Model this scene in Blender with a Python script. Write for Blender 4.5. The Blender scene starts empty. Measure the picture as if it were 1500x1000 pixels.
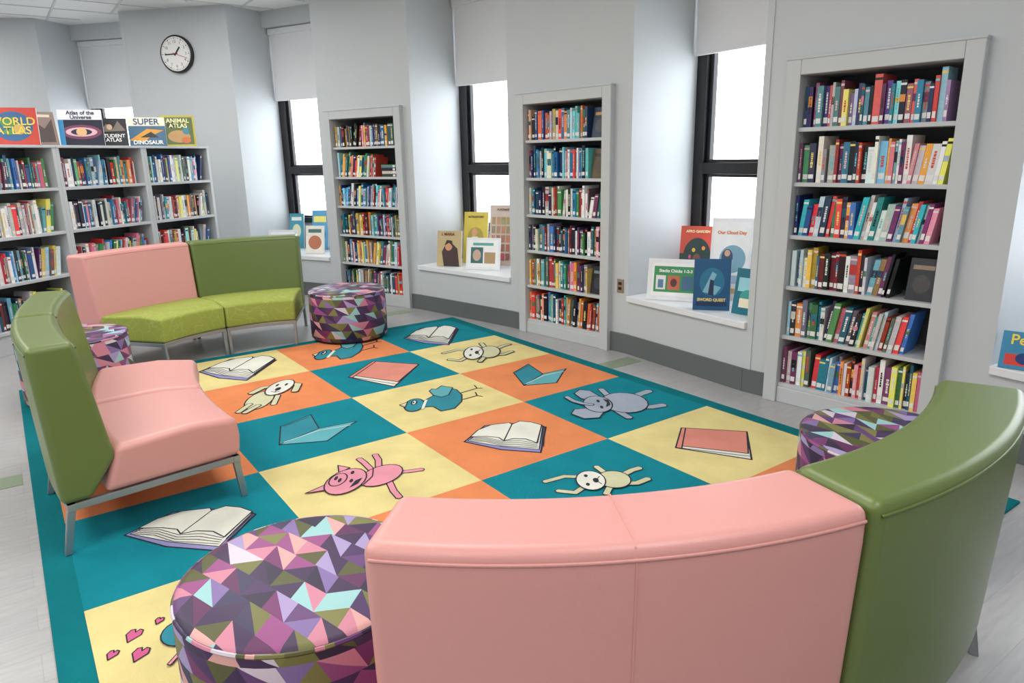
import bpy, math, random
from mathutils import Matrix, Vector
S=0.8
random.seed(11)
scn=bpy.context.scene
try: scn.view_settings.view_transform='Standard'
except Exception: pass

def srgb(r,g,b):
    f=lambda c:(c/255/12.92 if c/255<=.04045 else ((c/255+.055)/1.055)**2.4)
    return (f(r),f(g),f(b),1)
# ---------------------------------------------------------------- materials
def mat(name,col,rough=.5,metal=0,noise=0,scale=8,bump=0,bscale=200,stretch=(1,1,1),spec=.5,emit=None,coat=0):
    m=bpy.data.materials.new(name);m.use_nodes=True
    nt=m.node_tree;b=nt.nodes['Principled BSDF']
    b.inputs['Base Color'].default_value=col
    b.inputs['Roughness'].default_value=rough;b.inputs['Metallic'].default_value=metal
    b.inputs['Specular IOR Level'].default_value=spec
    if coat: b.inputs['Coat Weight'].default_value=coat
    tc=nt.nodes.new('ShaderNodeTexCoord');mp=nt.nodes.new('ShaderNodeMapping')
    mp.inputs['Scale'].default_value=stretch
    nt.links.new(tc.outputs['Object'],mp.inputs[0])
    if noise:
        n=nt.nodes.new('ShaderNodeTexNoise');n.inputs['Scale'].default_value=scale;n.inputs['Detail'].default_value=6
        nt.links.new(mp.outputs[0],n.inputs['Vector'])
        mx=nt.nodes.new('ShaderNodeMixRGB');mx.blend_type='MIX'
        mx.inputs[1].default_value=tuple(c*(1-noise) for c in col[:3])+(1,)
        mx.inputs[2].default_value=tuple(min(1,c*(1+noise)) for c in col[:3])+(1,)
        nt.links.new(n.outputs['Fac'],mx.inputs[0]);nt.links.new(mx.outputs[0],b.inputs['Base Color'])
    if bump:
        n=nt.nodes.new('ShaderNodeTexNoise');n.inputs['Scale'].default_value=bscale;n.inputs['Detail'].default_value=3
        nt.links.new(mp.outputs[0],n.inputs['Vector'])
        bp=nt.nodes.new('ShaderNodeBump');bp.inputs['Strength'].default_value=bump;bp.inputs['Distance'].default_value=.01
        nt.links.new(n.outputs['Fac'],bp.inputs['Height']);nt.links.new(bp.outputs[0],b.inputs['Normal'])
    if emit:
        b.inputs['Emission Color'].default_value=col;b.inputs['Emission Strength'].default_value=emit
    return m
M={}
M['wall']=mat('wall_paint',srgb(197,202,205),.55,noise=.015,scale=2,bump=.05,bscale=150)
M['case']=mat('bookcase_paint',srgb(196,200,202),.4,noise=.01)
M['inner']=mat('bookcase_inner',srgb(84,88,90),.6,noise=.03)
M['base']=mat('vinyl_baseboard',srgb(98,104,104),.5,noise=.03)
M['ledge']=mat('ledge_white',srgb(228,231,234),.3,noise=.01)
M['frame']=mat('window_frame_dark',srgb(24,23,26),.35,noise=.1)
M['shade']=mat('roller_shade',srgb(228,229,231),.8,bump=.1,bscale=500)
M['ceil']=mat('ceiling_tile',srgb(232,232,230),.8,bump=.1,bscale=300)
M['grid']=mat('ceiling_grid',srgb(205,206,206),.5,noise=.02)
M['metal']=mat('satin_metal',srgb(160,164,168),.32,metal=.7,noise=.03)
M['pink']=mat('pink_vinyl',srgb(217,154,148),.36,noise=.015,scale=3,bump=.08,bscale=350)
M['green']=mat('green_vinyl',srgb(100,118,60),.33,noise=.02,scale=3,bump=.08,bscale=350)
M['black']=mat('black_plastic',srgb(20,20,22),.4,noise=.05)
M['white']=mat('white_paper',srgb(238,238,236),.6,noise=.01)
M['red']=mat('clock_red',srgb(190,30,30),.4,noise=.02)
M['wood']=mat('easel_wood',srgb(150,105,70),.5,noise=.15)
M['outlet']=mat('outlet_plate',srgb(150,128,110),.4,noise=.03)
M['dark']=mat('rug_outline',srgb(38,34,48),.95,noise=.1)
def lime():
    m=mat('lime_fabric',srgb(151,165,62),.75,bump=.15,bscale=600)
    nt=m.node_tree;b=nt.nodes['Principled BSDF']
    tc=nt.nodes.new('ShaderNodeTexCoord')
    v=nt.nodes.new('ShaderNodeTexVoronoi');v.feature='DISTANCE_TO_EDGE';v.inputs['Scale'].default_value=14
    n=nt.nodes.new('ShaderNodeTexNoise');n.inputs['Scale'].default_value=5
    a=nt.nodes.new('ShaderNodeMixRGB');a.inputs[0].default_value=.25
    nt.links.new(tc.outputs['Object'],n.inputs['Vector']);nt.links.new(tc.outputs['Object'],a.inputs[1]);nt.links.new(n.outputs['Color'],a.inputs[2])
    nt.links.new(a.outputs[0],v.inputs['Vector'])
    r=nt.nodes.new('ShaderNodeValToRGB');r.color_ramp.elements[0].position=.012;r.color_ramp.elements[0].color=srgb(168,178,92)
    r.color_ramp.elements[1].position=.035;r.color_ramp.elements[1].color=srgb(152,163,70)
    nt.links.new(v.outputs['Distance'],r.inputs[0]);nt.links.new(r.outputs[0],b.inputs['Base Color'])
    return m
M['lime']=lime()
def rugm(name,col):
    return mat(name,col,.95,noise=.2,scale=4.5,bump=.5,bscale=260,spec=.1)
M['rT']=rugm('rug_teal',srgb(20,130,144));M['rTb']=rugm('rug_teal_border',srgb(14,114,122))
M['rY']=rugm('rug_yellow',srgb(224,208,144));M['rO']=rugm('rug_orange',srgb(226,138,90))
M['rPink']=rugm('rug_pink',srgb(226,150,166));M['rSalmon']=rugm('rug_salmon',srgb(218,140,124))
M['rWhite']=rugm('rug_white',srgb(226,226,214));M['rLav']=rugm('rug_lavender',srgb(146,144,192))
M['rGrey']=rugm('rug_grey',srgb(160,170,184));M['rCream']=rugm('rug_cream',srgb(206,204,168));M['rLT']=rugm('rug_light_teal',srgb(100,172,180))
M['rBlu']=rugm('rug_blue',srgb(56,138,154));M['rMag']=rugm('rug_magenta',srgb(204,98,142))
def vc():
    m=bpy.data.materials.new('book_covers');m.use_nodes=True;nt=m.node_tree;b=nt.nodes['Principled BSDF']
    a=nt.nodes.new('ShaderNodeAttribute');a.attribute_name='Col'
    n=nt.nodes.new('ShaderNodeTexNoise');n.inputs['Scale'].default_value=60;n.inputs['Detail'].default_value=3
    tc=nt.nodes.new('ShaderNodeTexCoord');nt.links.new(tc.outputs['Object'],n.inputs['Vector'])
    mx=nt.nodes.new('ShaderNodeMixRGB');mx.blend_type='OVERLAY';mx.inputs[0].default_value=.3
    nt.links.new(a.outputs['Color'],mx.inputs[1]);nt.links.new(n.outputs['Fac'],mx.inputs[2]);nt.links.new(mx.outputs[0],b.inputs['Base Color'])
    b.inputs['Roughness'].default_value=.35
    return m
M['book']=vc()
def tri():
    m=bpy.data.materials.new('triangle_fabric');m.use_nodes=True;nt=m.node_tree;b=nt.nodes['Principled BSDF'];N=nt.nodes.new;L=nt.links.new
    uv=N('ShaderNodeUVMap');uv.uv_map='UVMap'
    sp=N('ShaderNodeSeparateXYZ');L(uv.outputs[0],sp.inputs[0])
    def mth(op,a,b_=None,c=None):
        q=N('ShaderNodeMath');q.operation=op
        for i,x in enumerate((a,b_,c)):
            if x is None: continue
            if isinstance(x,(int,float)): q.inputs[i].default_value=x
            else: L(x,q.inputs[i])
        return q.outputs[0]
    Y=mth('MULTIPLY',sp.outputs[1],11.5)
    fy=mth('FLOOR',Y)
    wig=mth('MULTIPLY',mth('SINE',mth('MULTIPLY',fy,2.4)),.6)
    X=mth('ADD',mth('ADD',mth('MULTIPLY',sp.outputs[0],8.5),mth('MULTIPLY',Y,.35)),wig)
    fx=mth('FLOOR',X)
    rx=mth('FRACT',X);ry=mth('FRACT',Y)
    d1=mth('GREATER_THAN',rx,ry);d2=mth('GREATER_THAN',mth('ADD',rx,ry),1)
    par=mth('FLOORED_MODULO',mth('ADD',fx,fy),2)
    fl=mth('ADD',mth('MULTIPLY',d1,par),mth('MULTIPLY',d2,mth('SUBTRACT',1,par)))
    cb=N('ShaderNodeCombineXYZ');L(fx,cb.inputs[0]);L(fy,cb.inputs[1]);L(fl,cb.inputs[2])
    wn=N('ShaderNodeTexWhiteNoise');L(cb.outputs[0],wn.inputs['Vector'])
    r=N('ShaderNodeValToRGB');cr=r.color_ramp;cr.interpolation='CONSTANT'
    cols=[(58,36,76),(112,48,100),(112,112,58),(162,146,190),(70,44,90),(200,128,148),(92,40,84),(56,50,84),(206,196,208),(122,120,66),(146,72,128),(44,30,60),(214,160,156),(84,84,46),(96,60,112),(150,196,196),(126,104,158),(60,38,74)]
    for i,c in enumerate(cols):
        e=cr.elements[0] if i==0 else cr.elements.new(i/len(cols))
        e.position=i/len(cols);e.color=srgb(*c)
    while len(cr.elements)>len(cols): cr.elements.remove(cr.elements[-1])
    L(wn.outputs['Value'],r.inputs[0]);L(r.outputs[0],b.inputs['Base Color']);b.inputs['Roughness'].default_value=.5
    return m
M['tri']=tri()
def floorm():
    m=bpy.data.materials.new('vinyl_floor');m.use_nodes=True;nt=m.node_tree;b=nt.nodes['Principled BSDF'];N=nt.nodes.new;L=nt.links.new
    tc=N('ShaderNodeTexCoord');mp=N('ShaderNodeMapping');mp.inputs['Rotation'].default_value=(0,0,math.pi/2);L(tc.outputs['Object'],mp.inputs[0])
    br=N('ShaderNodeTexBrick');br.inputs['Color1'].default_value=srgb(174,173,173);br.inputs['Color2'].default_value=srgb(167,167,168);br.inputs['Mortar'].default_value=srgb(158,158,160)
    br.inputs['Scale'].default_value=1;br.inputs['Mortar Size'].default_value=.0015;br.inputs['Brick Width'].default_value=.9;br.inputs['Row Height'].default_value=.16
    L(mp.outputs[0],br.inputs['Vector'])
    m2=N('ShaderNodeMapping');m2.inputs['Scale'].default_value=(18,2,1);L(tc.outputs['Object'],m2.inputs[0])
    n=N('ShaderNodeTexNoise');n.inputs['Scale'].default_value=3;n.inputs['Detail'].default_value=8;L(m2.outputs[0],n.inputs['Vector'])
    mx=N('ShaderNodeMixRGB');mx.blend_type='OVERLAY';mx.inputs[0].default_value=.22;L(br.outputs[0],mx.inputs[1]);L(n.outputs['Fac'],mx.inputs[2])
    L(mx.outputs[0],b.inputs['Base Color']);b.inputs['Roughness'].default_value=.3
    return m
M['floor']=floorm()
M['fgreen']=mat('vinyl_plank_green',srgb(134,150,124),.3,noise=.1,stretch=(20,2,1))
M['fblue']=mat('vinyl_plank_slate',srgb(108,120,130),.3,noise=.1,stretch=(20,2,1))
def glassm():
    m=bpy.data.materials.new('window_glass');m.use_nodes=True;nt=m.node_tree;nt.nodes.clear();N=nt.nodes.new
    o=N('ShaderNodeOutputMaterial');t=N('ShaderNodeBsdfTransparent');g=N('ShaderNodeBsdfGlossy');g.inputs['Roughness'].default_value=.02
    x=N('ShaderNodeMixShader');x.inputs[0].default_value=.05
    nt.links.new(t.outputs[0],x.inputs[1]);nt.links.new(g.outputs[0],x.inputs[2]);nt.links.new(x.outputs[0],o.inputs[0]);return m
M['glass']=glassm()

# ---------------------------------------------------------------- mesh builder (units u, scaled by S)
class MB:
    def __init__(s): s.v=[];s.f=[];s.m=[];s.c=[];s.mats=[];s.T=Matrix()
    def mi(s,k):
        if k not in s.mats: s.mats.append(k)
        return s.mats.index(k)
    def add(s,vs,fs,k,col=None):
        o=len(s.v)
        for p in vs:
            q=s.T@Vector(p);s.v.append((q.x*S,q.y*S,q.z*S))
        i=s.mi(k)
        for f in fs:
            s.f.append([o+j for j in f]);s.m.append(i);s.c.append(col or (1,1,1,1))
    def box(s,a,b,k,col=None,sh=0):
        x0,y0,z0=a;x1,y1,z1=b
        vs=[(x0,y0,z0),(x1,y0,z0),(x1,y1,z0),(x0,y1,z0),(x0+sh,y0,z1),(x1+sh,y0,z1),(x1+sh,y1,z1),(x0+sh,y1,z1)]
        s.add(vs,[(0,3,2,1),(4,5,6,7),(0,1,5,4),(1,2,6,5),(2,3,7,6),(3,0,4,7)],k,col)
    def poly(s,pts,k): s.add(pts,[tuple(range(len(pts)))],k)
    def cyl(s,c,r,z0,z1,k,n=24):
        vs=[(c[0]+r*math.cos(2*math.pi*i/n),c[1]+r*math.sin(2*math.pi*i/n),z) for z in (z0,z1) for i in range(n)]
        fs=[(i,(i+1)%n,n+(i+1)%n,n+i) for i in range(n)]+[tuple(range(n))[::-1],tuple(range(n,2*n))]
        s.add(vs,fs,k)
    def obj(s,name,parent=None,bevel=0,smooth=False,seg=2):
        me=bpy.data.meshes.new(name);me.from_pydata(s.v,[],s.f)
        for k in s.mats: me.materials.append(M[k])
        me.polygons.foreach_set('material_index',s.m)
        if any(k=='book' for k in s.mats):
            at=me.color_attributes.new('Col','FLOAT_COLOR','CORNER')
            buf=[]
            for p,c in zip(me.polygons,s.c): buf+=list(c)*p.loop_total
            at.data.foreach_set('color',buf)
        me.update();o=bpy.data.objects.new(name,me);bpy.context.collection.objects.link(o)
        if parent: o.parent=parent
        if bevel:
            md=o.modifiers.new('bev','BEVEL');md.width=bevel*S;md.segments=seg;md.limit_method='ANGLE';md.angle_limit=math.radians(35)
        if smooth:
            for p in me.polygons: p.use_smooth=True
            md=o.modifiers.new('wn','WEIGHTED_NORMAL');md.keep_sharp=True
        return o
def empty(name,loc=(0,0,0)):
    o=bpy.data.objects.new(name,None);bpy.context.collection.objects.link(o);return o
def frame(o,ang,z=0): return Matrix.Translation((o[0],o[1],z))@Matrix.Rotation(ang,4,'Z')
def seg(a,b):
    L=math.hypot(b[0]-a[0],b[1]-a[1]);return L,math.atan2(b[1]-a[1],b[0]-a[0])

# ---------------------------------------------------------------- room
CZ=4.18
pts=[(-8.2,-6.4),(-6.4,-3.4),(-5.25,-2.4),(-3.94,-1.2),(-2.5,-.5),(-.90,.10),(.74,.43),(2.44,.66),(3.91,.58),(5.66,.76),(7.4,.62),(10.5,.2)]
kinds=['P','W','P','W','C','W','C','W','C','W','P']
outer=[(-9.2,-6.0),(-7.0,-2.7),(-5.9,-1.65),(-4.4,-.35),(-2.85,.45),(-1.1,1.1),(.6,1.45),(2.4,1.7),(4.0,1.6),(5.7,1.8),(7.5,1.65),(12,1.2),(12,-12),(-10,-12),(-10,-9.5)]
def slab(z0,z1,k):
    mb=MB();n=len(outer)
    vs=[(x,y,z) for z in (z0,z1) for x,y in outer]
    mb.add(vs,[tuple(range(n)),tuple(range(n,2*n))[::-1]]+[(i,(i+1)%n,n+(i+1)%n,n+i) for i in range(n)],k);return mb
mb=slab(-.1,0,'floor');mb.obj('floor')
mb=MB()
for (x,y,l,k) in [(2.55,.14,.42,'fgreen'),(7.0,-2.6,1.1,'fgreen'),(7.2,-2.2,1.1,'fblue'),(6.8,-3.6,1.1,'fblue'),(2.0,-5.6,1.1,'fgreen'),(.4,-5.9,1.1,'fgreen'),(3.6,-6.2,1.1,'fblue'),(-1.0,-1.2,1.1,'fgreen'),(4.9,.13,.4,'fblue')]:
    mb.box((x,y,0),(x+.2,y+l,.003),k)
mb.obj('floor_accent_planks')
mb=slab(CZ,CZ+.1,'ceil')
x=-8.5;g=.76
while x<11.5: mb.box((x,-12,CZ-.008),(x+.03,(-6 if x<-7 else -2.8 if x<-5.9 else -1.6 if x<-4.4 else -.3 if x<-2.8 else .4),CZ),'grid');x+=g
y=-11.6
while y<.5: mb.box(((-9 if y<-6.2 else -6.8 if y<-3.2 else -5.5 if y<-2 else -4 if y<-.9 else -2.5),y,CZ-.009),(11.8,y+.03,CZ),'grid');y+=g
mb.obj('ceiling')
for nm,a,b in [('wall_south',(-10,-12.1,0),(12,-12,CZ)),('wall_west',(-10.1,-12,0),(-10,-9.5,CZ)),('wall_east',(12,-12,0),(12.1,1.2,CZ))]:
    mb=MB();mb.box(a,b,'wall');mb.obj(nm)
mb=MB()
mb.T=frame(pts[0],seg((-10,-9.5),pts[0])[1]);L=seg((-10,-9.5),pts[0])[0];mb.box((-L,0,0),(0,.1,CZ),'wall');mb.obj('wall_northwest')
mb=MB();mb.box((10.5,.2,0),(12,.3,CZ),'wall');mb.obj('wall_northeast')

palA=[(28,60,92),(190,60,56),(226,222,214),(36,120,140),(60,140,150),(232,150,70),(110,50,90),(24,24,30),(240,205,90),(150,50,60),(80,130,90),(30,90,120),(220,130,150),(110,110,116),(40,44,80),(178,196,210),(120,180,200),(232,232,228)]
palW=[(222,222,218),(200,60,60),(50,100,160),(236,210,100),(120,170,190),(228,228,226),(60,120,80),(210,120,140),(50,50,60),(190,190,190),(236,234,230)]
palO=[(214,110,60),(60,110,120),(30,30,40),(200,60,50),(70,160,170),(210,170,120),(50,80,130),(230,140,70)]
palD=[(24,26,34),(50,60,90),(34,70,90),(110,40,50),(20,20,22),(60,60,66),(150,120,60),(90,60,110),(170,170,175),(60,110,130)]
palB=[(30,100,150),(40,150,170),(24,50,90),(180,200,215),(70,130,190),(200,60,60),(30,30,50),(100,190,200),(225,228,230)]
palP=[(70,60,120),(40,90,120),(110,160,170),(30,40,70),(150,120,160),(210,210,215),(120,60,90),(200,90,80)]
def bookrow(mb,x0,x1,z,yf,H,pal,label=True,fill=1.0,stack=False):
    x=x0+.01
    end=x0+(x1-x0)*fill
    lean=0
    hb=random.uniform(.73,.81)
    while True:
        w=random.choice([random.uniform(.018,.03),random.uniform(.024,.042),random.uniform(.03,.055)])
        h=random.gauss(hb,.06)*H;h=max(.54*H,min(.92*H,h))
        if random.random()<.08: lean=random.choice([0,0,.02,.035,.05])
        if x+w+max(0,lean)>end-.005: break
        c=random.choice(pal) if random.random()<.65 else random.choice(palA+palW);j=random.uniform(.85,1.35)
        col=srgb(*[min(250,max(4,k*j+random.uniform(-14,14))) for k in c]);yy=yf+random.uniform(0,.035)
        d=random.uniform(.17,.24)
        mb.box((x,yy,z),(x+w-.002,yy+d,z+h),'book',col,sh=lean*h/.3)
        e=.0015
        def strip(za,zb,cc,ins=.0):
            sa=lean*za/.3;sb=lean*zb/.3
            mb.add([(x+ins+sa,yy-e,z+za),(x+w-.002-ins+sa,yy-e,z+za),(x+w-.002-ins+sb,yy-e,z+zb),(x+ins+sb,yy-e,z+zb)],[(0,1,2,3)],'book',cc)
        if label and random.random()<.9:
            lz=random.uniform(.018,.03);strip(lz,lz+random.uniform(.03,.042),srgb(236,236,234),w*.1)
        r=random.random()
        tc=srgb(*random.choice([(240,240,235),(245,220,120),(20,20,25),(220,80,60),(230,200,200),(120,200,210),(230,230,230)]))
        if r<.65:
            z1=h*random.uniform(.3,.42);z2=h*random.uniform(.6,.85);zz=z1
            while zz<z2:
                q=random.uniform(.008,.02);strip(zz,min(z2,zz+q),tc,w*random.uniform(.28,.36));zz+=q+.004
        if r>.5: strip(h*.88,h*.93,tc)
        if random.random()<.2: strip(h*.5,h*random.uniform(.6,.8),srgb(*random.choice(palA)),.001)
        x+=w+(.0 if random.random()<.96 else .012)
    return x
def faceout(mb,x,z,y,w,h,col,c2):
    q=.03
    vs=[(x,y,z),(x+w,y,z),(x+w,y+q,z),(x,y+q,z),(x,y+.05,z+h),(x+w,y+.05,z+h),(x+w,y+.05+q,z+h),(x,y+.05+q,z+h)]
    mb.add(vs,[(0,3,2,1),(4,5,6,7),(0,1,5,4),(1,2,6,5),(2,3,7,6),(3,0,4,7)],'book',srgb(*col))
    f=lambda a,b:(x+a*w,y-.002+.05*b,z+b*h)
    mb.add([f(.12,.74),f(.88,.74),f(.88,.84),f(.12,.84)],[(0,1,2,3)],'book',srgb(*c2))
    mb.add([f(.5+.32*math.cos(t*math.pi/8),.4+.22*math.sin(t*math.pi/8)) for t in range(16)],[tuple(range(16))],'book',srgb(*[int(a*.75+b*.25) for a,b in zip(col,c2)]))
def bookcase(origin,ang,W=1.33,H=2.63,tiers=6,D=.4,fw=.11,pals=None,name='bookcase',ci=0):
    e=empty(name)
    mb=MB();mb.T=frame(origin,ang)
    p=-.07
    mb.box((0,p,0),(fw,.03,H),'case');mb.box((W-fw,p,0),(W,.03,H),'case');mb.box((fw,p,H-fw-.01),(W-fw,.03,H),'case');mb.box((fw,p+.02,0),(W-fw,.03,.13),'case')
    mb.box((-.008,p-.008,H-.015),(W+.008,.0,H+.004),'case')
    mb.obj('trim_frame',e,bevel=.006)
    mb=MB();mb.T=frame(origin,ang)
    t=.03
    mb.box((fw-.02,.03,0),(fw,D,H-fw),'case');mb.box((W-fw,.03,0),(W-fw+.02,D,H-fw),'case')
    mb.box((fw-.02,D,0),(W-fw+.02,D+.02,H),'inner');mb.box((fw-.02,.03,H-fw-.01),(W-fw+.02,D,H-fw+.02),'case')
    z0=.13;zt=H-fw-.01;st=(zt-z0)/tiers
    for i in range(tiers):
        z=z0+i*st
        mb.box((fw,-.035,z),(W-fw,D,z+t),'case')
    mb.obj('shelves',e,bevel=.003)
    bk=MB();bk.T=frame(origin,ang)
    fo={(1,5):((22,44,70),(190,150,80)),(1,4):((90,70,40),(40,36,34)),(1,1):((30,34,44),(120,140,150)),(2,2):((44,46,54),(150,130,110))}
    for i in range(tiers):
        z=z0+i*st+t
        pal=pals[i%len(pals)];x1=W-fw
        fl=1 if random.random()<.6 else random.uniform(.93,.98)
        if (ci,i) in fo:
            faceout(bk,x1-.2,z,.02,.18,.29,*fo[(ci,i)]);x1-=.2;fl=1
        if (ci,i)==(0,4):
            zz=z
            for q in range(4):
                h=random.uniform(.03,.05);bk.box((x1-.33+random.uniform(0,.02),.0,zz),(x1-.04,.2,zz+h-.002),'book',srgb(*[(60,70,60),(210,205,190),(50,40,60),(90,140,130)][q]))
                bk.box((x1-.12,-.0015,zz+.005),(x1-.08,.01,zz+h-.008),'book',srgb(232,232,230));zz+=h
            x1-=.35;fl=1
        bookrow(bk,fw,x1,z,-.01,st-t,pal,fill=fl)
    bk.obj('shelved_books',e)
    return e
def window(a,b,n,dep=.9):
    L,ang=seg(a,b);F=frame(a,ang)
    mb=MB();mb.T=F
    mb.box((-.06,.0,0),(0,dep+.1,CZ),'wall');mb.box((L,.0,0),(L+.06,dep+.1,CZ),'wall')
    mb.box((0,0,0),(L,.08,.54),'wall')
    mb.box((0,dep,.54),(L,dep+.1,1.0),'wall');mb.box((0,dep,3.92),(L,dep+.1,CZ),'wall');mb.box((0,dep-.25,3.95),(L,dep,CZ),'wall')
    mb.obj('wall_window_recess_%d'%n)
    mb=MB();mb.T=F
    mb.box((.002,-.03,.542),(L-.002,dep-.002,.6),'ledge');mb.obj('window_ledge',bevel=.006)
    mb=MB();mb.T=F;mb.box((0,-.02,0),(L,0,.2),'base');mb.obj('baseboard_window_%d'%n)
    e=empty('window_%d'%n)
    mb=MB();mb.T=F;y0=dep-.06;y1=dep+.06;w=.13
    mb.box((0,y0,1.0),(w,y1,3.92),'frame');mb.box((L-w,y0,1.0),(L,y1,3.92),'frame')
    mb.box((w,y0,1.0),(L-w,y1,1.08),'frame');mb.box((w,y0,3.84),(L-w,y1,3.92),'frame')
    mb.box((w,y0,1.77),(L-w,y1,1.88),'frame')
    for (za,zb) in ((1.08,1.77),(1.88,3.84)):
        q=.05;mb.box((w,y0+.04,za),(w+q,y1-.02,zb),'frame');mb.box((L-w-q,y0+.04,za),(L-w,y1-.02,zb),'frame')
        mb.box((w+q,y0+.04,za),(L-w-q,y1-.02,za+q*.6),'frame');mb.box((w+q,y0+.04,zb-q*.6),(L-w-q,y1-.02,zb),'frame')
    mb.obj('frame',e,bevel=.004)
    mb=MB();mb.T=F;mb.box((w,dep,1.08),(L-w,dep+.008,3.84),'glass');mb.obj('glass_pane',e)
    mb=MB();mb.T=F;mb.box((.03,y0-.06,2.92),(L-.03,y0-.05,3.9),'shade');mb.box((.03,y0-.068,2.89),(L-.03,y0-.042,2.92),'shade');mb.box((.02,y0-.1,3.86),(L-.02,y0-.02,3.94),'shade')
    mb.obj('roller_window_shade')
wi=0;pi_=0
palsets=[[palA,palB,palO,palA,palB,palA],[palD,palA,palD,palB,palA,palD],[palO,palA,palD,palA,palB,palO],[palA,palA,palD,palB,palA,palP]]
ci=0
margins=[(.17,1.40),(.20,1.31),(.22,1.27)]
for i,k in enumerate(kinds):
    a,b=pts[i],pts[i+1];L,ang=seg(a,b);F=frame(a,ang)
    if k=='W': window(a,b,wi);wi+=1;continue
    mb=MB();mb.T=F
    if k=='P':
        mb.box((0,0,0),(L,.1,CZ),'wall');mb.obj('wall_pier_%d'%pi_)
        mb=MB();mb.T=F;mb.box((0,-.02,0),(L,0,.2),'base');mb.obj('baseboard_pier_%d'%pi_)
    else:
        m0,W=margins[ci];m1=m0+W
        mb.box((0,0,0),(m0+.09,.08,CZ),'wall');mb.box((m1-.09,0,0),(L,.08,CZ),'wall');mb.box((m0+.09,0,2.53),(m1-.09,.08,CZ),'wall')
        mb.obj('wall_pier_%d'%pi_)
        mb=MB();mb.T=F;mb.box((0,-.02,0),(m0-.0,0,.2),'base');mb.box((m1,-.02,0),(L,0,.2),'base');mb.obj('baseboard_pier_%d'%pi_)
        o=F@Vector((m0,0,0))
        bookcase((o.x,o.y),ang,W=W,pals=palsets[ci+1],ci=ci);ci+=1
    pi_+=1

L,ang=seg(pts[6],pts[7]);F=frame(pts[6],ang)
e=empty('wall_outlet');mb=MB();mb.T=F
mb.box((1.58,-.012,.62),(1.66,0,.76),'outlet');mb.obj('plate',e,bevel=.004)
mb=MB();mb.T=F
for z in (.65,.70): mb.box((1.60,-.015,z),(1.64,-.011,z+.03),'black')
mb.obj('sockets',e)

# ---------------------------------------------------------------- freestanding shelving at left
ed=[(-.80,-5.60),(-1.55,-4.68),(-2.30,-3.70),(-2.98,-2.69),(-3.58,-1.75)]
for i in range(4):
    a,b=ed[i],ed[i+1]
    L,ang=seg(b,a)
    F=frame(b,ang)
    away=(F.to_3x3()@Vector((0,1,0)))
    sgn=1 if away.x<0 else -1
    e=empty('library_shelving_unit')
    D=.42
    def Y(a_,b_): return (a_,b_) if sgn>0 else (-b_,-a_)
    mb=MB();mb.T=F
    def bx(x0,x1,y0,y1,z0,z1,k):
        q=Y(y0,y1);mb.box((x0,q[0],z0),(x1,q[1],z1),k)
    t=.045
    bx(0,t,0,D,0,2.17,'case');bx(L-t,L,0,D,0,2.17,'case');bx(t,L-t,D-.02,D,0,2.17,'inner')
    bx(t,L-t,.02,D-.02,0,.22,'case');bx(-.0,L,-.01,D,2.17,2.2,'case')
    lv=[.22,.72,1.21,1.70]
    for z in lv: bx(t,L-t,0,D-.02,z,z+.035,'case')
    mb.obj('case_body',e,bevel=.004)
    bk=MB()
    if sgn>0: bk.T=F
    else: bk.T=frame((F@Vector((L,0,0))).xy,ang+math.pi)
    for j,z in enumerate(lv):
        bookrow(bk,t,L-t,z+.035,.04,.40,[palW,palA,palW,palW][(i+j)%4] if j>0 else palD,fill=random.uniform(.93,1))
    bk.obj('shelved_books',e)

# ---------------------------------------------------------------- rug
TY=1.081
e_rug=empty('area_rug')
mb=MB();B=.13
mb.box((-B,-4*TY-B,.001),(6+B,B,.016),'rTb')
mb.obj('rug_border',e_rug,bevel=.004)
mb=MB()
for x in range(6):
    for v in range(4):
        k=['rT','rY','rO'][(x-v)%3]
        mb.poly([(x,-(v+1)*TY,.018),(x+1,-(v+1)*TY,.018),(x+1,-v*TY,.018),(x,-v*TY,.018)],k)
mb.obj('rug_tiles',e_rug)
ER=Vector((.582,.813));EU=Vector((-.813,.582))
class Draw:
    def __init__(s,tile,d,off=(0,0),name='motif'):
        s.c=Vector((tile[0]+.5,-(tile[1]+.5)*TY));s.a=d/1029;s.b=d*d/2036;s.mb=MB();s.z=.0195;s.off=off;s.name=name
    def P(s,p):
        q=s.c+ER*((p[0]+s.off[0])*s.a)+EU*((p[1]+s.off[1])*s.b);return (q.x,q.y,s.z)
    def poly(s,pts,k,ol=2):
        s.mb.poly([s.P(p) for p in pts],k);s.z+=.0003
        if ol: s.line(pts+[pts[0]],ol,'dark')
        return s
    def line(s,pts,w,k):
        w=w*s.a*.5
        Q=[Vector(s.P(p)) for p in pts]
        for p,q in zip(Q[:-1],Q[1:]):
            d=(q-p)
            if d.length<1e-6: continue
            n=Vector((-d.y,d.x,0)).normalized()*w;t=d.normalized()*w*.5
            s.mb.poly([tuple(p-n-t),tuple(q-n+t),tuple(q+n+t),tuple(p+n-t)],k)
        s.z+=.0003;return s
    def limb(s,pts,w,k):
        for ww,kk in ((w+3.4,'dark'),(w,k)):
            s.line(pts,ww,kk)
            for p in pts:
                c=Vector(s.P(p));r=ww*s.a*.5
                s.mb.poly([(c.x+r*math.cos(t*math.pi/6),c.y+r*math.sin(t*math.pi/6),s.z) for t in range(12)],kk)
            s.z+=.0003
        return s
    def ell(s,cx,cy,rx,ry,k,rot=0,ol=2,n=20):
        r=math.radians(rot);pts=[]
        for i in range(n):
            t=2*math.pi*i/n;x=rx*math.cos(t);y=ry*math.sin(t)
            pts.append((cx+x*math.cos(r)-y*math.sin(r),cy+x*math.sin(r)+y*math.cos(r)))
        return s.poly(pts,k,ol)
    def done(s): s.mb.obj(s.name,e_rug)
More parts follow.
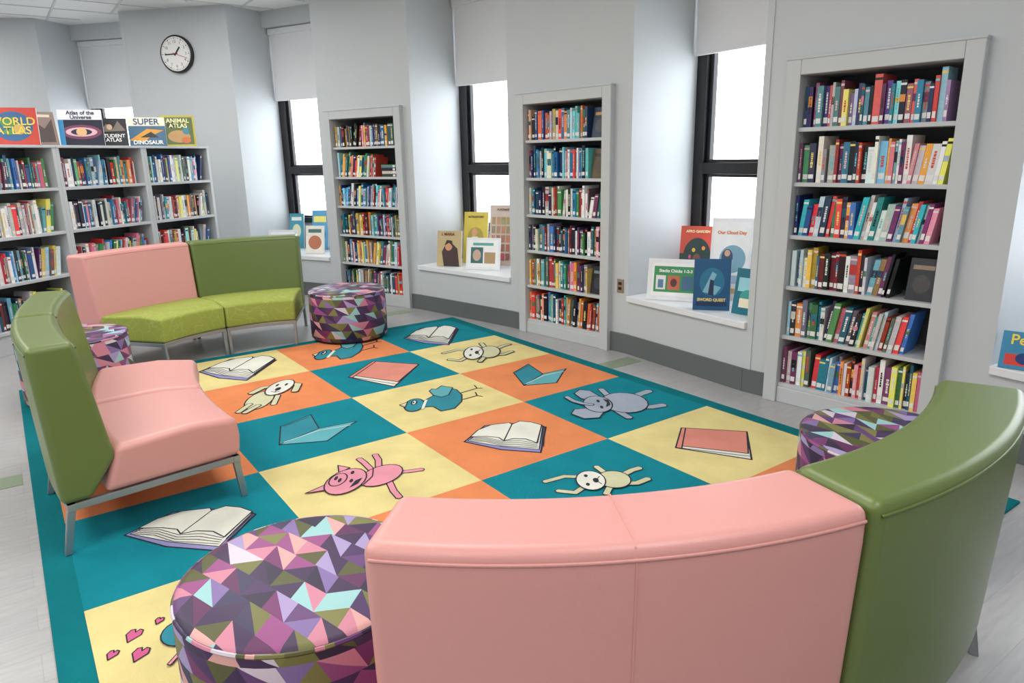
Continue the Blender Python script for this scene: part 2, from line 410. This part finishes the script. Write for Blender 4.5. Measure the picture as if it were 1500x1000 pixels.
def openbook(tile,d,sc=1,off=(0,0),cover='rLav'):
    D=Draw(tile,d,off,'open_book_motif');k=lambda L:[(x*sc,y*sc) for x,y in L]
    D.poly(k([(-60,-8),(-6,-20),(50,-25),(62,12),(30,20),(-32,16)]),cover,2.6)
    D.poly(k([(-55,-7),(-4,-16),(48,-21),(58,13),(10,14),(-30,12)]),'rWhite',1.6)
    D.poly(k([(-52,-1),(-42,9),(-22,17),(6,20),(10,17),(-2,-8),(-10,-3),(-28,-1)]),'rWhite',2)
    D.poly(k([(-2,-8),(10,17),(22,22),(40,20),(56,15),(46,-12),(30,-6),(12,-5)]),'rWhite',2)
    for i in range(4):
        D.line(k([(-52,-2-i*1.7),(-28,-3-i*2),(-3,-9-i*2.2),(20,-8-i*3),(46,-13-i*2)]),1.1,'dark')
        D.line(k([(47+i*2.6,-12-i*2),(56+i*1.5,15-i)]),1.1,'dark')
    D.done()
def tealbook(tile,d,sc=1,off=(0,0)):
    D=Draw(tile,d,off,'teal_book_motif');k=lambda L:[(x*sc,y*sc) for x,y in L]
    D.poly(k([(-50,6),(-18,24),(10,2),(-30,-20)]),'rBlu',2)
    D.poly(k([(-30,-20),(10,2),(60,12),(52,5),(34,-16)]),'rLT',2)
    D.line(k([(-26,-17),(12,-1),(54,6)]),1.4,'rWhite');D.line(k([(-46,6),(-18,20)]),1.2,'dark')
    D.done()
def pinkbook(tile,d,sc=1,off=(0,0)):
    D=Draw(tile,d,off,'closed_book_motif');k=lambda L:[(x*sc,y*sc) for x,y in L]
    D.poly(k([(-60,-8),(-34,22),(60,14),(34,-26)]),'rWhite',2.6)
    D.poly(k([(-55,-5),(-32,22),(60,14),(36,-18)]),'rSalmon',2)
    D.poly(k([(-60,-8),(-34,22),(-28,21.5),(-52,-9)]),'rSalmon',2)
    D.line(k([(-52,-9),(35,-22)]),1.4,'dark')
    D.done()
openbook((0,0),8.0,.62);openbook((0,2),6.86,.78,(-6,4));openbook((3,1),5.11,.98);openbook((3,3),3.89,1.4,(0,4))
tealbook((2,0),6.5,.72);tealbook((2,2),5.28,1.0)
pinkbook((1,1),6.68,.78);pinkbook((4,0),4.93,1.0)
openbook((5,2),4,1.2);pinkbook((5,3),4,1.0);tealbook((5,1),4.2,1.2);openbook((4,2),4,1.1)
def bunny(tile,d,sc,off=(0,0),fl=1):
    D=Draw(tile,d,off,'bunny_motif');k=lambda L:[(x*sc*fl,y*sc) for x,y in L]
    D.limb(k([(-14,4),(-34,5),(-54,0)]),6*sc,'rCream');D.limb(k([(-12,-4),(-26,-12),(-42,-10)]),6*sc,'rCream')
    D.limb(k([(24,4),(38,10),(46,12)]),7*sc,'rCream');D.limb(k([(24,-4),(38,-4),(50,0)]),7*sc,'rCream')
    D.limb(k([(10,6),(2,14)]),6*sc,'rCream');D.limb(k([(10,-7),(4,-14)]),6*sc,'rCream')
    D.ell(16*sc*fl,0,17*sc,9*sc,'rCream');D.ell(-8*sc*fl,-1,15*sc,10*sc,'rWhite')
    for x,y in ((-12,4),(-12,-5)): D.ell(x*sc*fl,y*sc,2*sc,1.5*sc,'dark',ol=0)
    D.ell(-3*sc*fl,-1*sc,3*sc,2.4*sc,'dark',ol=0)
    D.line(k([(-3,-1),(2,3)]),1.4,'dark');D.line(k([(-3,-1),(2,-5)]),1.4,'dark');D.done()
bunny((1,0),7.29,.95);bunny((4,1),4.32,1.45,(0,6))
D=Draw((1,2),6.07,(0,2),'plush_rabbit_motif')
D.limb([(12,-2),(18,-14)],7,'rCream');D.ell(-8,-8,19,13,'rCream',rot=-10);D.limb([(-16,-14),(-20,-24)],7,'rCream');D.limb([(-2,-16),(-10,-25)],7,'rCream')
D.limb([(-8,12),(-22,10),(-30,2)],9,'rCream');D.limb([(14,16),(28,14),(32,4)],9,'rCream');D.ell(4,10,18,12,'rWhite',rot=8)
D.ell(-3,13,2,2,'dark',ol=0);D.ell(10,14,2,2,'dark',ol=0);D.ell(4,7,4,2.6,'dark',ol=0);D.line([(4,7),(4,2),(10,3)],1.4,'dark');D.line([(4,2),(-2,3)],1.4,'dark');D.done()
def pigeon(tile,d,sc,off=(0,0)):
    D=Draw(tile,d,off,'pigeon_motif');k=lambda L:[(x*sc,y*sc) for x,y in L]
    D.line(k([(28,8),(50,14),(70,20)]),2.6,'dark');D.line(k([(28,-2),(50,0),(72,6)]),2.6,'dark')
    D.line(k([(64,26),(70,20),(80,20)]),2,'dark');D.line(k([(68,12),(72,6),(82,4)]),2,'dark')
    D.poly(k([(-6,8),(-2,16),(14,22),(32,18),(44,8),(46,-4),(36,-16),(14,-20),(-2,-12),(-24,-13),(-24,-3)]),'rBlu')
    D.poly(k([(-8,8),(-18,16),(-14,20),(-6,19),(2,26),(12,24),(24,22),(20,8),(8,4)]),'rLT')
    D.ell(-36*sc,-9*sc,17*sc,11*sc,'rBlu');D.ell(-38*sc,-5*sc,4.5*sc,3.6*sc,'rWhite');D.ell(-39*sc,-5*sc,1.8*sc,1.5*sc,'dark',ol=0)
    D.line(k([(-19,-16),(-18,-1)]),4,'rWhite');D.poly(k([(-50,-4),(-62,-9),(-50,-13)]),'rCream',1.6)
    D.done()
pigeon((2,1),5.89,.82);pigeon((0,1),7.6,.6)
D=Draw((3,0),5.72,(0,0),'elephant_motif')
g='rGrey'
D.limb([(30,8),(46,14),(60,18)],13,g);D.limb([(30,-6),(52,-6),(68,-4)],13,g);D.limb([(-4,12),(-10,22)],9,g);D.limb([(2,-12),(12,-20)],10,g)
D.ell(16,1,34,15,g);D.poly([(-30,4),(-46,8),(-54,16),(-44,22),(-28,20),(-16,10)],g);D.poly([(-34,-6),(-60,-8),(-66,-14),(-50,-21),(-28,-20),(-16,-10)],g);D.ell(-24,-1,21,12,g)
D.limb([(-34,-2),(-46,0),(-58,4),(-66,10)],7,g);D.ell(-22,3,2.4,2,'dark',ol=0);D.ell(-20,-6,2.4,2,'dark',ol=0);D.poly([(-14,-6),(-6,-3),(-6,4),(-14,6),(-10,0)],'dark',0);D.done()
D=Draw((3,2),4.5,(0,-4),'pig_motif');g='rPink'
D.limb([(34,8),(60,10),(76,12)],8,g);D.limb([(34,-4),(46,-18),(56,-26)],8,g);D.limb([(0,14),(-14,24),(-24,30)],8,g);D.limb([(12,14),(6,28),(-2,36)],8,g)
D.ell(20,4,30,15,g,rot=12);D.poly([(-44,8),(-52,20),(-32,16)],g);D.poly([(-50,-16),(-76,-20),(-46,-4)],g);D.ell(-28,-4,28,18,g,rot=10)
D.ell(-40,-2,12,9,'rPink',rot=10);D.ell(-44,0,2.4,3,'dark',ol=0);D.ell(-37,-3,2.4,3,'dark',ol=0);D.ell(-24,8,2.6,2.4,'dark',ol=0);D.ell(-20,-4,2.6,2.4,'dark',ol=0)
D.poly([(-18,-14),(-8,-8),(-6,0),(-14,-4)],'dark',0);D.line([(0,-10),(8,2),(4,14)],1.6,'dark');D.done()
D=Draw((4,3),3.1,(0,0),'hearts_motif')
def heart(cx,cy,s):
    D.poly([(cx,cy-9*s),(cx-10*s,cy+1*s),(cx-8*s,cy+7*s),(cx-3*s,cy+8*s),(cx,cy+4*s),(cx+3*s,cy+8*s),(cx+8*s,cy+7*s),(cx+10*s,cy+1*s)],'rMag',1.8)
heart(-138,-18,1.1);heart(-100,24,.75);heart(-146,-44,.75);heart(-108,-44,1.1);heart(-116,2,.6);heart(-70,44,.8)
D.limb([(40,-30),(70,-60)],8,'rBlu');D.ell(0,-6,60,30,'rBlu');D.ell(-66,-14,32,21,'rBlu');D.ell(-78,-8,6,5,'rWhite');D.limb([(-50,-36),(-56,-58)],4,'rPink');D.done()

# ---------------------------------------------------------------- seating
def arcbody(mb,c,profile,a0,a1,n,k):
    m=len(profile);vs=[]
    for i in range(n+1):
        a=a0+(a1-a0)*i/n
        for r,z in profile: vs.append((c[0]+r*math.cos(a),c[1]+r*math.sin(a),z))
    fs=[]
    for i in range(n):
        for j in range(m):
            fs.append((i*m+j,(i+1)*m+j,(i+1)*m+(j+1)%m,i*m+(j+1)%m))
    fs.append(tuple(range(m))[::-1]);fs.append(tuple(n*m+j for j in range(m)))
    mb.add(vs,fs,k)
def fixn(o):
    import bmesh
    b=bmesh.new();b.from_mesh(o.data);bmesh.ops.recalc_face_normals(b,faces=b.faces);b.to_mesh(o.data);b.free()
def onrug(x,y): return -B<x<6+B and -4*TY-B<y<B
def module(c,Rb,depth,a0,a1,seatk,backk,ht=1.13,sz=.54,name='curved_lounge_seat',th=.2,seam=False):
    e=empty(name);g=math.radians(.12)*2/Rb
    a0+=g;a1-=g;Rf=Rb-depth;b0=.289
    span=abs(a1-a0);n=max(4,int(span/math.radians(2.2)))
    if Rb>4:n=8
    mb=MB();prof=[(Rf,b0),(Rf-.012,b0+.12),(Rf,sz-.015),(Rf+.25,sz+.012),(Rb-.3,sz-.005),(Rb-.22,b0)]
    arcbody(mb,c,prof,a0,a1,2*n,seatk);o=mb.obj('seat_cushion',e,bevel=.04,smooth=True,seg=4);fixn(o)
    P0=[(Rb-max(.30,th+.06),sz-.06),(Rb-th-.02,ht-.1),(Rb-th,ht),(Rb+.012,ht),(Rb+.012,ht-.1),(Rb-.02,b0),(Rb-.16,b0)]
    mb=MB();arcbody(mb,c,P0,a0,a1,2*n,backk);o=mb.obj('back_panel',e,bevel=.034,smooth=True,seg=5);fixn(o)
    if seam:
        am=(a0+a1)/2;q=.0025
        mb=MB();arcbody(mb,c,[(Rb-th-.02,ht-.03),(Rb-th+.02,ht+q),(Rb-.022,ht+q),(Rb+.002,ht-.01+q),(Rb+.012+q,ht-.036),(Rb+.012+q,ht-.1),(Rb-.02+q,b0),(Rb-.1,b0+.01)],am-.001,am+.001,1,backk)
        o=mb.obj('seam_welt',e);fixn(o)
    for rr,zz in ((Rb+.0125,ht-.036),(Rb-th-.007,ht-.034)):
        mb=MB();pr=[(rr+.004*math.cos(t*math.pi/3),zz+.005*math.sin(t*math.pi/3)) for t in range(6)]
        arcbody(mb,c,pr,a0+.02/Rb,a1-.02/Rb,2*n,backk);o=mb.obj('piping',e,smooth=True);fixn(o)
    mb=MB()
    for (r0,r1) in ((Rf+.01,Rf+.05),(Rb-.08,Rb-.04)): arcbody(mb,c,[(r0,.25),(r1,.25),(r1,.288),(r0,.288)],a0,a1,2*n,'metal')
    for a,s in ((a0,1),(a1,-1)):
        wv=.035
        mb.T=Matrix.Translation((c[0],c[1],0))@Matrix.Rotation(a,4,'Z')
        y0,y1=(0.004,wv) if (a1>a0)==(s>0) else (-wv,-.004)
        mb.box((Rf+.01,y0,.25),(Rb-.04,y1,.288),'metal')
        for r,out in ((Rf+.012,-.02),(Rb-.075,.05)):
            zf=.0185 if onrug(c[0]+(r+out)*math.cos(a),c[1]+(r+out)*math.sin(a)) else 0
            mb.add([(r,y0,.25),(r+.04,y0,.25),(r+.04,y1,.25),(r,y1,.25),(r+out,y0,zf),(r+out+.034,y0,zf),(r+out+.034,y1,zf),(r+out,y1,zf)],[(0,1,2,3),(7,6,5,4),(0,4,5,1),(1,5,6,2),(2,6,7,3),(3,7,4,0)],'metal')
    mb.T=Matrix();o=mb.obj('metal_frame',e,bevel=.003);fixn(o)
    return e
R_=math.radians
C1=(4.57,-2.26)
module(C1,2.12,.95,R_(-46.5),R_(-12.3),'pink','pink',th=.26,seam=True);module(C1,2.12,.95,R_(-12.1),R_(23.5),'lime','green',th=.26)
C2=(1.06,-2.44)
module(C2,2.25,1.0,R_(187-33),R_(187-.1),'lime','green');module(C2,2.25,1.0,R_(187+.1),R_(187+33),'lime','pink')
C3=(2.8,.62)
module(C3,5.0,.95,R_(-104.8),R_(-93.8),'pink','green');module(C3,5.0,.95,R_(-93.7),R_(-82.9),'pink','green')

def ottoman(c,rot):
    e=empty('round_ottoman')
    r=.425;z0,z1=.045,.575;n=64
    me=bpy.data.meshes.new('upholstery');vs=[];fs=[];uvs=[]
    prof=[(r-.012,z0),(r,z0+.012),(r+.003,z0+.2),(r,z1-.03),(r-.008,z1-.01),(r-.03,z1),(r*.6,z1+.008),(r*.2,z1+.01)]
    for rr,z in prof:
        for i in range(n):
            a=2*math.pi*i/n;vs.append(((rr*math.cos(a))*S,(rr*math.sin(a))*S,z*S))
    vs.append((0,0,(z1+.01)*S))
    for j in range(len(prof)-1):
        for i in range(n):
            fs.append((j*n+i,j*n+(i+1)%n,(j+1)*n+(i+1)%n,(j+1)*n+i))
            for (jj,ii) in ((j,i),(j,i+1),(j+1,i+1),(j+1,i)):
                rr,z=prof[jj];a=2*math.pi*ii/n
                if j<=3: uvs.append((a*r*1.0+rot,z))
                else: uvs.append((rr*math.cos(a)+5+rot,rr*math.sin(a)+5))
    k=(len(prof)-1)*n
    for i in range(n):
        fs.append((k+i,k+(i+1)%n,len(vs)-1));rr=prof[-1][0]
        for ii in (i,i+1):
            a=2*math.pi*ii/n;uvs.append((rr*math.cos(a)+5+rot,rr*math.sin(a)+5))
        uvs.append((5+rot,5))
    me.from_pydata(vs,[],fs);uv=me.uv_layers.new(name='UVMap');uv.data.foreach_set('uv',[x for p in uvs for x in p])
    me.materials.append(M['tri'])
    for p in me.polygons:p.use_smooth=True
    o=bpy.data.objects.new('upholstery',me);bpy.context.collection.objects.link(o);o.parent=e;o.location=(c[0]*S,c[1]*S,0);o.rotation_euler=(0,0,rot)
    mb=MB();mb.T=Matrix.Translation((c[0],c[1],0))
    mb.cyl((0,0),r-.03,.0185,.05,'black',40)
    mb.obj('base_plinth',e)
    mb=MB();mb.T=Matrix.Translation((c[0],c[1],0))
    pr=[(r-.006+.008*math.cos(t*math.pi/3),z1-.018+.008*math.sin(t*math.pi/3)) for t in range(6)]
    arcbody(mb,(0,0),pr,0,2*math.pi,64,'tri');o=mb.obj('welt',e)
    uv=o.data.uv_layers.new(name='UVMap')
    for l in o.data.loops:
        q=o.data.vertices[l.vertex_index].co;uv.data[l.index].uv=(math.atan2(q.y-c[1]*S,q.x-c[0]*S)*r,.5)
    return e
ottoman((5.18,-3.68),.3);ottoman((-.05,-1.29),1.3);ottoman((.43,-4.0),2.2);ottoman((5.81,-.84),3.1)

# ---------------------------------------------------------------- clock
L,ang=seg(pts[2],pts[3]);F=frame(pts[2],ang)
e=empty('wall_clock')
CX=.52*L;T0=F@Matrix.Translation((CX,0,3.54))@Matrix.Rotation(math.pi/2,4,'X')
mb=MB();mb.T=T0
mb.cyl((0,0),.265,0,.06,'black',48);mb.obj('rim',e,bevel=.008)
mb=MB();mb.T=T0
mb.cyl((0,0),.24,.055,.064,'white',48);mb.obj('dial',e)
mb=MB()
for h in range(60):
    mb.T=T0@Matrix.Rotation(h*math.pi/30,4,'Z');big=h%5==0
    mb.box((-.004 if big else -.0015,.205 if big else .215,.064),(.004 if big else .0015,.23,.067),'black')
for a,l,w in ((-40,.12,.011),(92,.18,.008)):
    mb.T=T0@Matrix.Rotation(R_(a),4,'Z');mb.box((-w,-.03,.067),(w,l,.07),'black')
mb.obj('hands_and_ticks',e)
mb=MB();mb.T=T0@Matrix.Rotation(R_(250),4,'Z');mb.box((-.003,-.05,.07),(.003,.2,.073),'red');mb.obj('second_hand',e)
for h in range(1,13):
    t=bpy.data.curves.new('n','FONT');t.body=str(h);t.size=.055*S;t.align_x='CENTER';t.align_y='CENTER';t.materials.append(M['black'])
    o=bpy.data.objects.new('numeral_%d'%h,t);bpy.context.collection.objects.link(o);o.parent=e
    a=math.pi/2-h*math.pi/6;Tm=T0@Matrix.Translation((.17*math.cos(a),.17*math.sin(a),.066));Tm.translation*=S;o.matrix_world=Tm

# ---------------------------------------------------------------- display books / signs
def cmat(c,rough=.35):
    k='c%02x%02x%02x'%c
    if k not in M: M[k]=mat('cover_'+k,srgb(*c),rough,noise=.12,scale=14)
    return k
def display(name,pos,z,face,w,h,shapes,thick=.03,tilt=.18,texts=(),base=(240,240,240)):
    e=empty(name);z+=.002
    T=Matrix.Translation((pos[0],pos[1],z))@Matrix.Rotation(R_(face)+math.pi/2,4,'Z')@Matrix.Rotation(-tilt,4,'X')
    mb=MB();mb.T=T
    mb.box((-w/2,0,0),(w/2,thick,h),cmat(base))
    if thick>.02: mb.box((-w/2+.006,.004,.005),(w/2+.002,thick-.004,h-.003),'white')
    mb.obj('cover',e,bevel=.002)
    mb=MB();mb.T=T;y=-.001
    for s in shapes:
        y-=.0006
        if s[0]=='r': _,x0,z0,x1,z1,c=s;mb.poly([((x0-.5)*w,y,z0*h),((x1-.5)*w,y,z0*h),((x1-.5)*w,y,z1*h),((x0-.5)*w,y,z1*h)],cmat(c))
        elif s[0]=='e':
            _,cx,cz,rx,rz,c=s;mb.poly([((cx-.5+rx*math.cos(t*math.pi/12))*w,y,(cz+rz*math.sin(t*math.pi/12))*h) for t in range(24)],cmat(c))
        elif s[0]=='p': _,ps,c=s;mb.poly([((a-.5)*w,y,b*h) for a,b in ps],cmat(c))
    if mb.v: mb.obj('cover_art',e)
    for (tx,cx,cz,size,c) in texts:
        t=bpy.data.curves.new('t','FONT');t.body=tx;t.size=size*S;t.align_x='CENTER';t.align_y='CENTER';t.offset=.0012;t.materials.append(M[cmat(c)]);t.space_line=.85
        o=bpy.data.objects.new('title',t);bpy.context.collection.objects.link(o);o.parent=e
        Tm=T@Matrix.Translation(((cx-.5)*w,y-.003,cz*h))@Matrix.Rotation(math.pi/2,4,'X');Tm.translation*=S;o.matrix_world=Tm
    mb=MB();mb.T=Matrix.Translation((pos[0],pos[1],z))@Matrix.Rotation(R_(face)+math.pi/2,4,'Z')
    q=math.tan(tilt);zz=h*.6
    mb.add([(-.03,thick+.012+zz*q,zz),(.03,thick+.012+zz*q,zz),(.03,thick+h*.35,0),(-.03,thick+h*.35,0),(-.03,thick+h*.35+.012,0),(.03,thick+h*.35+.012,0),(-.03,thick+.024+zz*q,zz),(.03,thick+.024+zz*q,zz)],[(0,1,2,3),(6,4,5,7),(0,3,4,6),(1,7,5,2),(3,2,5,4),(0,6,7,1)],'wood')
    mb.obj('easel',e)
def onledge(i,s,d):
    a,b=pts[i],pts[i+1];L,ang=seg(a,b);v=frame(a,ang)@Vector((s,d,0));return (v.x,v.y)
F2=-60
display('acrylic_sign_holder',onledge(7,.46,.16),.6,F2,.52,.40,[('r',.08,.1,.92,.9,(250,250,250)),('r',.12,.2,.9,.82,(60,150,90)),('r',.16,.26,.34,.6,(235,235,235)),('r',.38,.26,.6,.6,(200,110,80)),('e',.49,.43,.06,.1,(90,50,50)),('r',.64,.26,.84,.6,(70,110,140)),('r',.2,.3,.3,.5,(90,130,170))],thick=.012,texts=[('Stacks Chicks 1-2-3',.52,.71,.04,(250,250,250))],base=(235,238,240))
display('display_book',onledge(7,.97,.12),.6,-50,.32,.46,[('r',0,0,1,1,(22,84,128)),('e',.5,.55,.34,.28,(36,116,150)),('p',[(.25,.35),(.5,.75),(.62,.7),(.5,.5),(.75,.45),(.6,.3)],(130,180,200)),('p',[(.4,.3),(.45,.6),(.55,.58),(.55,.28)],(30,50,80)),('r',.08,.08,.92,.16,(20,50,90))],thick=.09,texts=[('SWORD QUEST',.5,.2,.035,(240,210,120))],base=(22,84,128))
display('display_book',onledge(7,.36,.55),.6,F2,.34,.68,[('r',0,0,1,1,(206,74,54)),('r',.0,0,1,.6,(32,60,54)),('e',.5,.55,.4,.28,(24,56,54)),('e',.4,.65,.05,.03,(230,190,60)),('e',.62,.5,.05,.03,(230,90,60)),('e',.3,.55,.04,.03,(200,80,120)),('e',.5,.5,.12,.1,(120,76,60)),('e',.68,.68,.05,.03,(240,150,70))],texts=[('AFRO GARDEN',.5,.92,.034,(250,230,180))],base=(206,74,54))
display('poster_sign_holder',onledge(7,.74,.6),.6,F2,.38,.78,[('r',.06,.05,.94,.95,(250,250,248)),('e',.55,.5,.32,.17,(130,175,195)),('e',.42,.52,.14,.1,(60,80,110)),('e',.42,.57,.07,.04,(220,170,140)),('r',.15,.08,.85,.14,(220,180,120)),('r',.3,.2,.85,.3,(170,195,215))],thick=.012,texts=[('Our Cloud Day',.5,.82,.042,(226,130,60))],base=(238,240,242))
display('display_book',onledge(7,1.3,.2),.6,-85,.3,.4,[('r',0,0,1,1,(20,110,130)),('r',.1,.5,.9,.8,(150,210,220)),('e',.5,.4,.3,.15,(60,160,150)),('r',.2,.15,.8,.35,(240,230,200))],base=(20,110,130))
display('display_book',onledge(5,.42,.15),.6,-55,.34,.46,[('r',0,0,1,1,(196,176,130)),('p',[(.3,0),(.2,.4),(.35,.62),(.6,.66),(.85,.5),(.95,0)],(64,46,44)),('e',.48,.56,.15,.12,(206,150,112)),('p',[(.3,.58),(.4,.74),(.62,.72),(.66,.55),(.5,.66)],(50,36,34))],texts=[('I, MARIA',.45,.9,.05,(120,30,40))],base=(196,176,130))
display('acrylic_sign_holder',onledge(5,1.0,.2),.6,-55,.46,.40,[('r',.06,.08,.94,.92,(250,250,250)),('r',.14,.2,.5,.7,(60,110,110)),('r',.54,.2,.86,.55,(180,150,110)),('e',.32,.45,.12,.18,(200,170,150)),('r',.2,.76,.8,.84,(90,170,160))],thick=.012,base=(235,238,240))
display('display_book',onledge(5,.50,.55),.6,-55,.34,.68,[('r',0,0,1,1,(216,196,76)),('e',.5,.5,.34,.2,(176,160,70)),('e',.45,.6,.12,.08,(216,160,120)),('p',[(.25,.2),(.35,.52),(.6,.52),(.7,.2)],(220,220,210))],texts=[('ASTROSTORY',.5,.9,.036,(80,60,40))],base=(216,196,76))
display('display_book',onledge(5,.94,.62),.6,-55,.38,.78,[('r',0,0,1,1,(206,190,176))]+[('r',.08+.18*a,.08+.15*b,.21+.18*a,.2+.15*b,(150+20*((a+b)%3),90+14*b,110-8*a)) for a in range(5) for b in range(5)],texts=[('PORTRAITS',.5,.92,.034,(110,50,50))],base=(206,190,176))
display('display_book',onledge(3,.35,.6),.6,-45,.24,.56,[('r',0,0,1,1,(70,150,170)),('e',.5,.5,.3,.2,(220,220,180)),('r',.15,.8,.85,.9,(240,240,230))],base=(70,150,170))
display('display_book',onledge(3,.85,.6),.6,-45,.26,.62,[('r',0,0,1,1,(90,160,200)),('e',.5,.4,.35,.2,(60,120,160)),('e',.5,.42,.15,.1,(200,170,140)),('r',.1,.7,.9,.85,(240,230,120))],base=(90,160,200))
display('acrylic_sign_holder',onledge(3,.45,.2),.6,-45,.5,.34,[('r',.1,.1,.9,.9,(240,240,240)),('r',.2,.2,.5,.6,(170,160,150)),('r',.56,.3,.82,.7,(110,150,160))],thick=.012,base=(220,224,228))
display('acrylic_sign_holder',onledge(3,1.1,.22),.6,-45,.3,.42,[('r',.06,.05,.94,.95,(238,234,220)),('e',.5,.4,.35,.25,(190,120,90)),('r',.15,.75,.85,.88,(80,120,110))],thick=.012,base=(232,232,226))
display('display_book',onledge(9,.18,.02),.6,-78,.28,.24,[('r',0,0,1,1,(60,140,180)),('r',.1,.1,.9,.4,(220,70,60)),('e',.5,.3,.2,.16,(30,60,120))],texts=[('Pete',.45,.78,.09,(250,220,80))],base=(60,140,180))
def ontop(i,s,d=.16):
    s+=.27
    while s>1 and i<3: s-=1;i+=1
    a,b=ed[i],ed[i+1];x=a[0]+(b[0]-a[0])*s;y=a[1]+(b[1]-a[1])*s
    n=Vector((-(b[1]-a[1]),b[0]-a[0])).normalized()
    if n.x>0:n=-n
    return (x+n.x*d,y+n.y*d)
zt=2.2;fc=-12
display('display_book',ontop(1,.46),zt,fc,.46,.40,[('r',0,0,1,1,(206,60,44)),('e',.5,.5,.4,.4,(40,100,150)),('e',.42,.6,.17,.14,(80,150,80)),('e',.62,.42,.12,.14,(220,180,90)),('e',.4,.35,.1,.08,(80,150,80))],texts=[('WORLD\nATLAS',.5,.5,.115,(245,215,80))],base=(206,60,44))
display('display_book',ontop(1,.80,.25),zt,fc+25,.3,.38,[('r',0,0,1,1,(150,130,120)),('p',[(.1,.1),(.3,.7),(.6,.5),(.9,.8),(.9,.1)],(90,80,80)),('r',.15,.84,.85,.92,(220,210,190))],base=(150,130,120))
display('display_book',ontop(2,.14),zt,fc,.46,.42,[('r',0,0,1,1,(22,24,50)),('e',.5,.38,.46,.2,(120,60,90)),('e',.5,.38,.36,.13,(216,180,190)),('e',.5,.38,.24,.09,(40,30,60)),('e',.5,.38,.12,.12,(226,180,130)),('r',0,.72,1,1,(226,228,232)),('r',0,.0,.12,.72,(60,140,190))],texts=[('Atlas of the\nUniverse',.52,.85,.062,(30,40,80))],base=(30,30,50))
display('display_book',ontop(2,.50),zt,fc,.32,.34,[('r',0,0,1,1,(34,34,40)),('p',[(.05,.5),(.3,.8),(.5,.6),(.7,.9),(.95,.55)],(120,110,100)),('e',.4,.68,.1,.1,(200,170,140))],texts=[('STUDENT\nATLAS',.5,.28,.06,(235,235,235))],base=(34,34,40))
display('display_book',ontop(2,.93,.14),zt,fc,.44,.37,[('r',0,0,1,1,(64,100,130)),('p',[(.0,.2),(.5,.6),(.95,.55),(.6,.35),(.4,.15)],(210,150,50)),('p',[(.3,.3),(.6,.5),(.8,.3)],(40,40,40)),('r',0,.7,1,1,(224,222,200))],texts=[('SUPER',.5,.84,.11,(30,60,120)),('DINOSAUR',.5,.12,.07,(240,240,240))],base=(64,100,130))
display('display_book',ontop(3,.42),zt,fc,.42,.42,[('r',0,0,1,1,(190,174,60)),('r',.06,.06,.94,.94,(90,110,60)),('e',.5,.32,.34,.2,(190,150,96)),('e',.3,.68,.14,.1,(60,60,50)),('e',.7,.2,.14,.1,(210,110,60)),('e',.72,.5,.1,.12,(60,130,150))],texts=[('ANIMAL\nATLAS',.5,.74,.08,(250,240,180))],base=(190,174,60))

# ---------------------------------------------------------------- lights
def area(loc,sx,sy,e,rot=(0,0,0),col=(1,1,1)):
    l=bpy.data.lights.new('ceiling_panel_light','AREA');l.shape='RECTANGLE';l.size=sx;l.size_y=sy;l.energy=e;l.color=col
    o=bpy.data.objects.new('ceiling_panel_light',l);o.location=tuple(c*S for c in loc);o.rotation_euler=rot;bpy.context.collection.objects.link(o)
for x in (-6,-2.5,1,4.5,8):
    for y in (-9,-6,-3):
        if x==-6 and y==-3: continue
        area((x,y,CZ-.03),1.2,1.2,37,col=(1,.985,.96))
w=bpy.data.worlds.new('World');scn.world=w;w.use_nodes=True
w.node_tree.nodes['Background'].inputs[0].default_value=(.9,.95,1,1);w.node_tree.nodes['Background'].inputs[1].default_value=6.2

# ---------------------------------------------------------------- camera
f,pitch,roll,yaw=1029.6,.2575,-.0198,2.5206
Fv=Vector((math.cos(yaw)*math.cos(pitch),math.sin(yaw)*math.cos(pitch),-math.sin(pitch)))
r=Fv.cross(Vector((0,0,1))).normalized();u=r.cross(Fv)
r2=math.cos(roll)*r+math.sin(roll)*u;u2=-math.sin(roll)*r+math.cos(roll)*u
cd=bpy.data.cameras.new('camera');cd.sensor_width=36;cd.lens=36*f/1500;cd.clip_start=.02
cam=bpy.data.objects.new('camera',cd);bpy.context.collection.objects.link(cam)
Mx=Matrix((r2,u2,-Fv)).transposed().to_4x4();Mx.translation=Vector((7.411,-4.344,1.979))*S
cam.matrix_world=Mx;scn.camera=cam
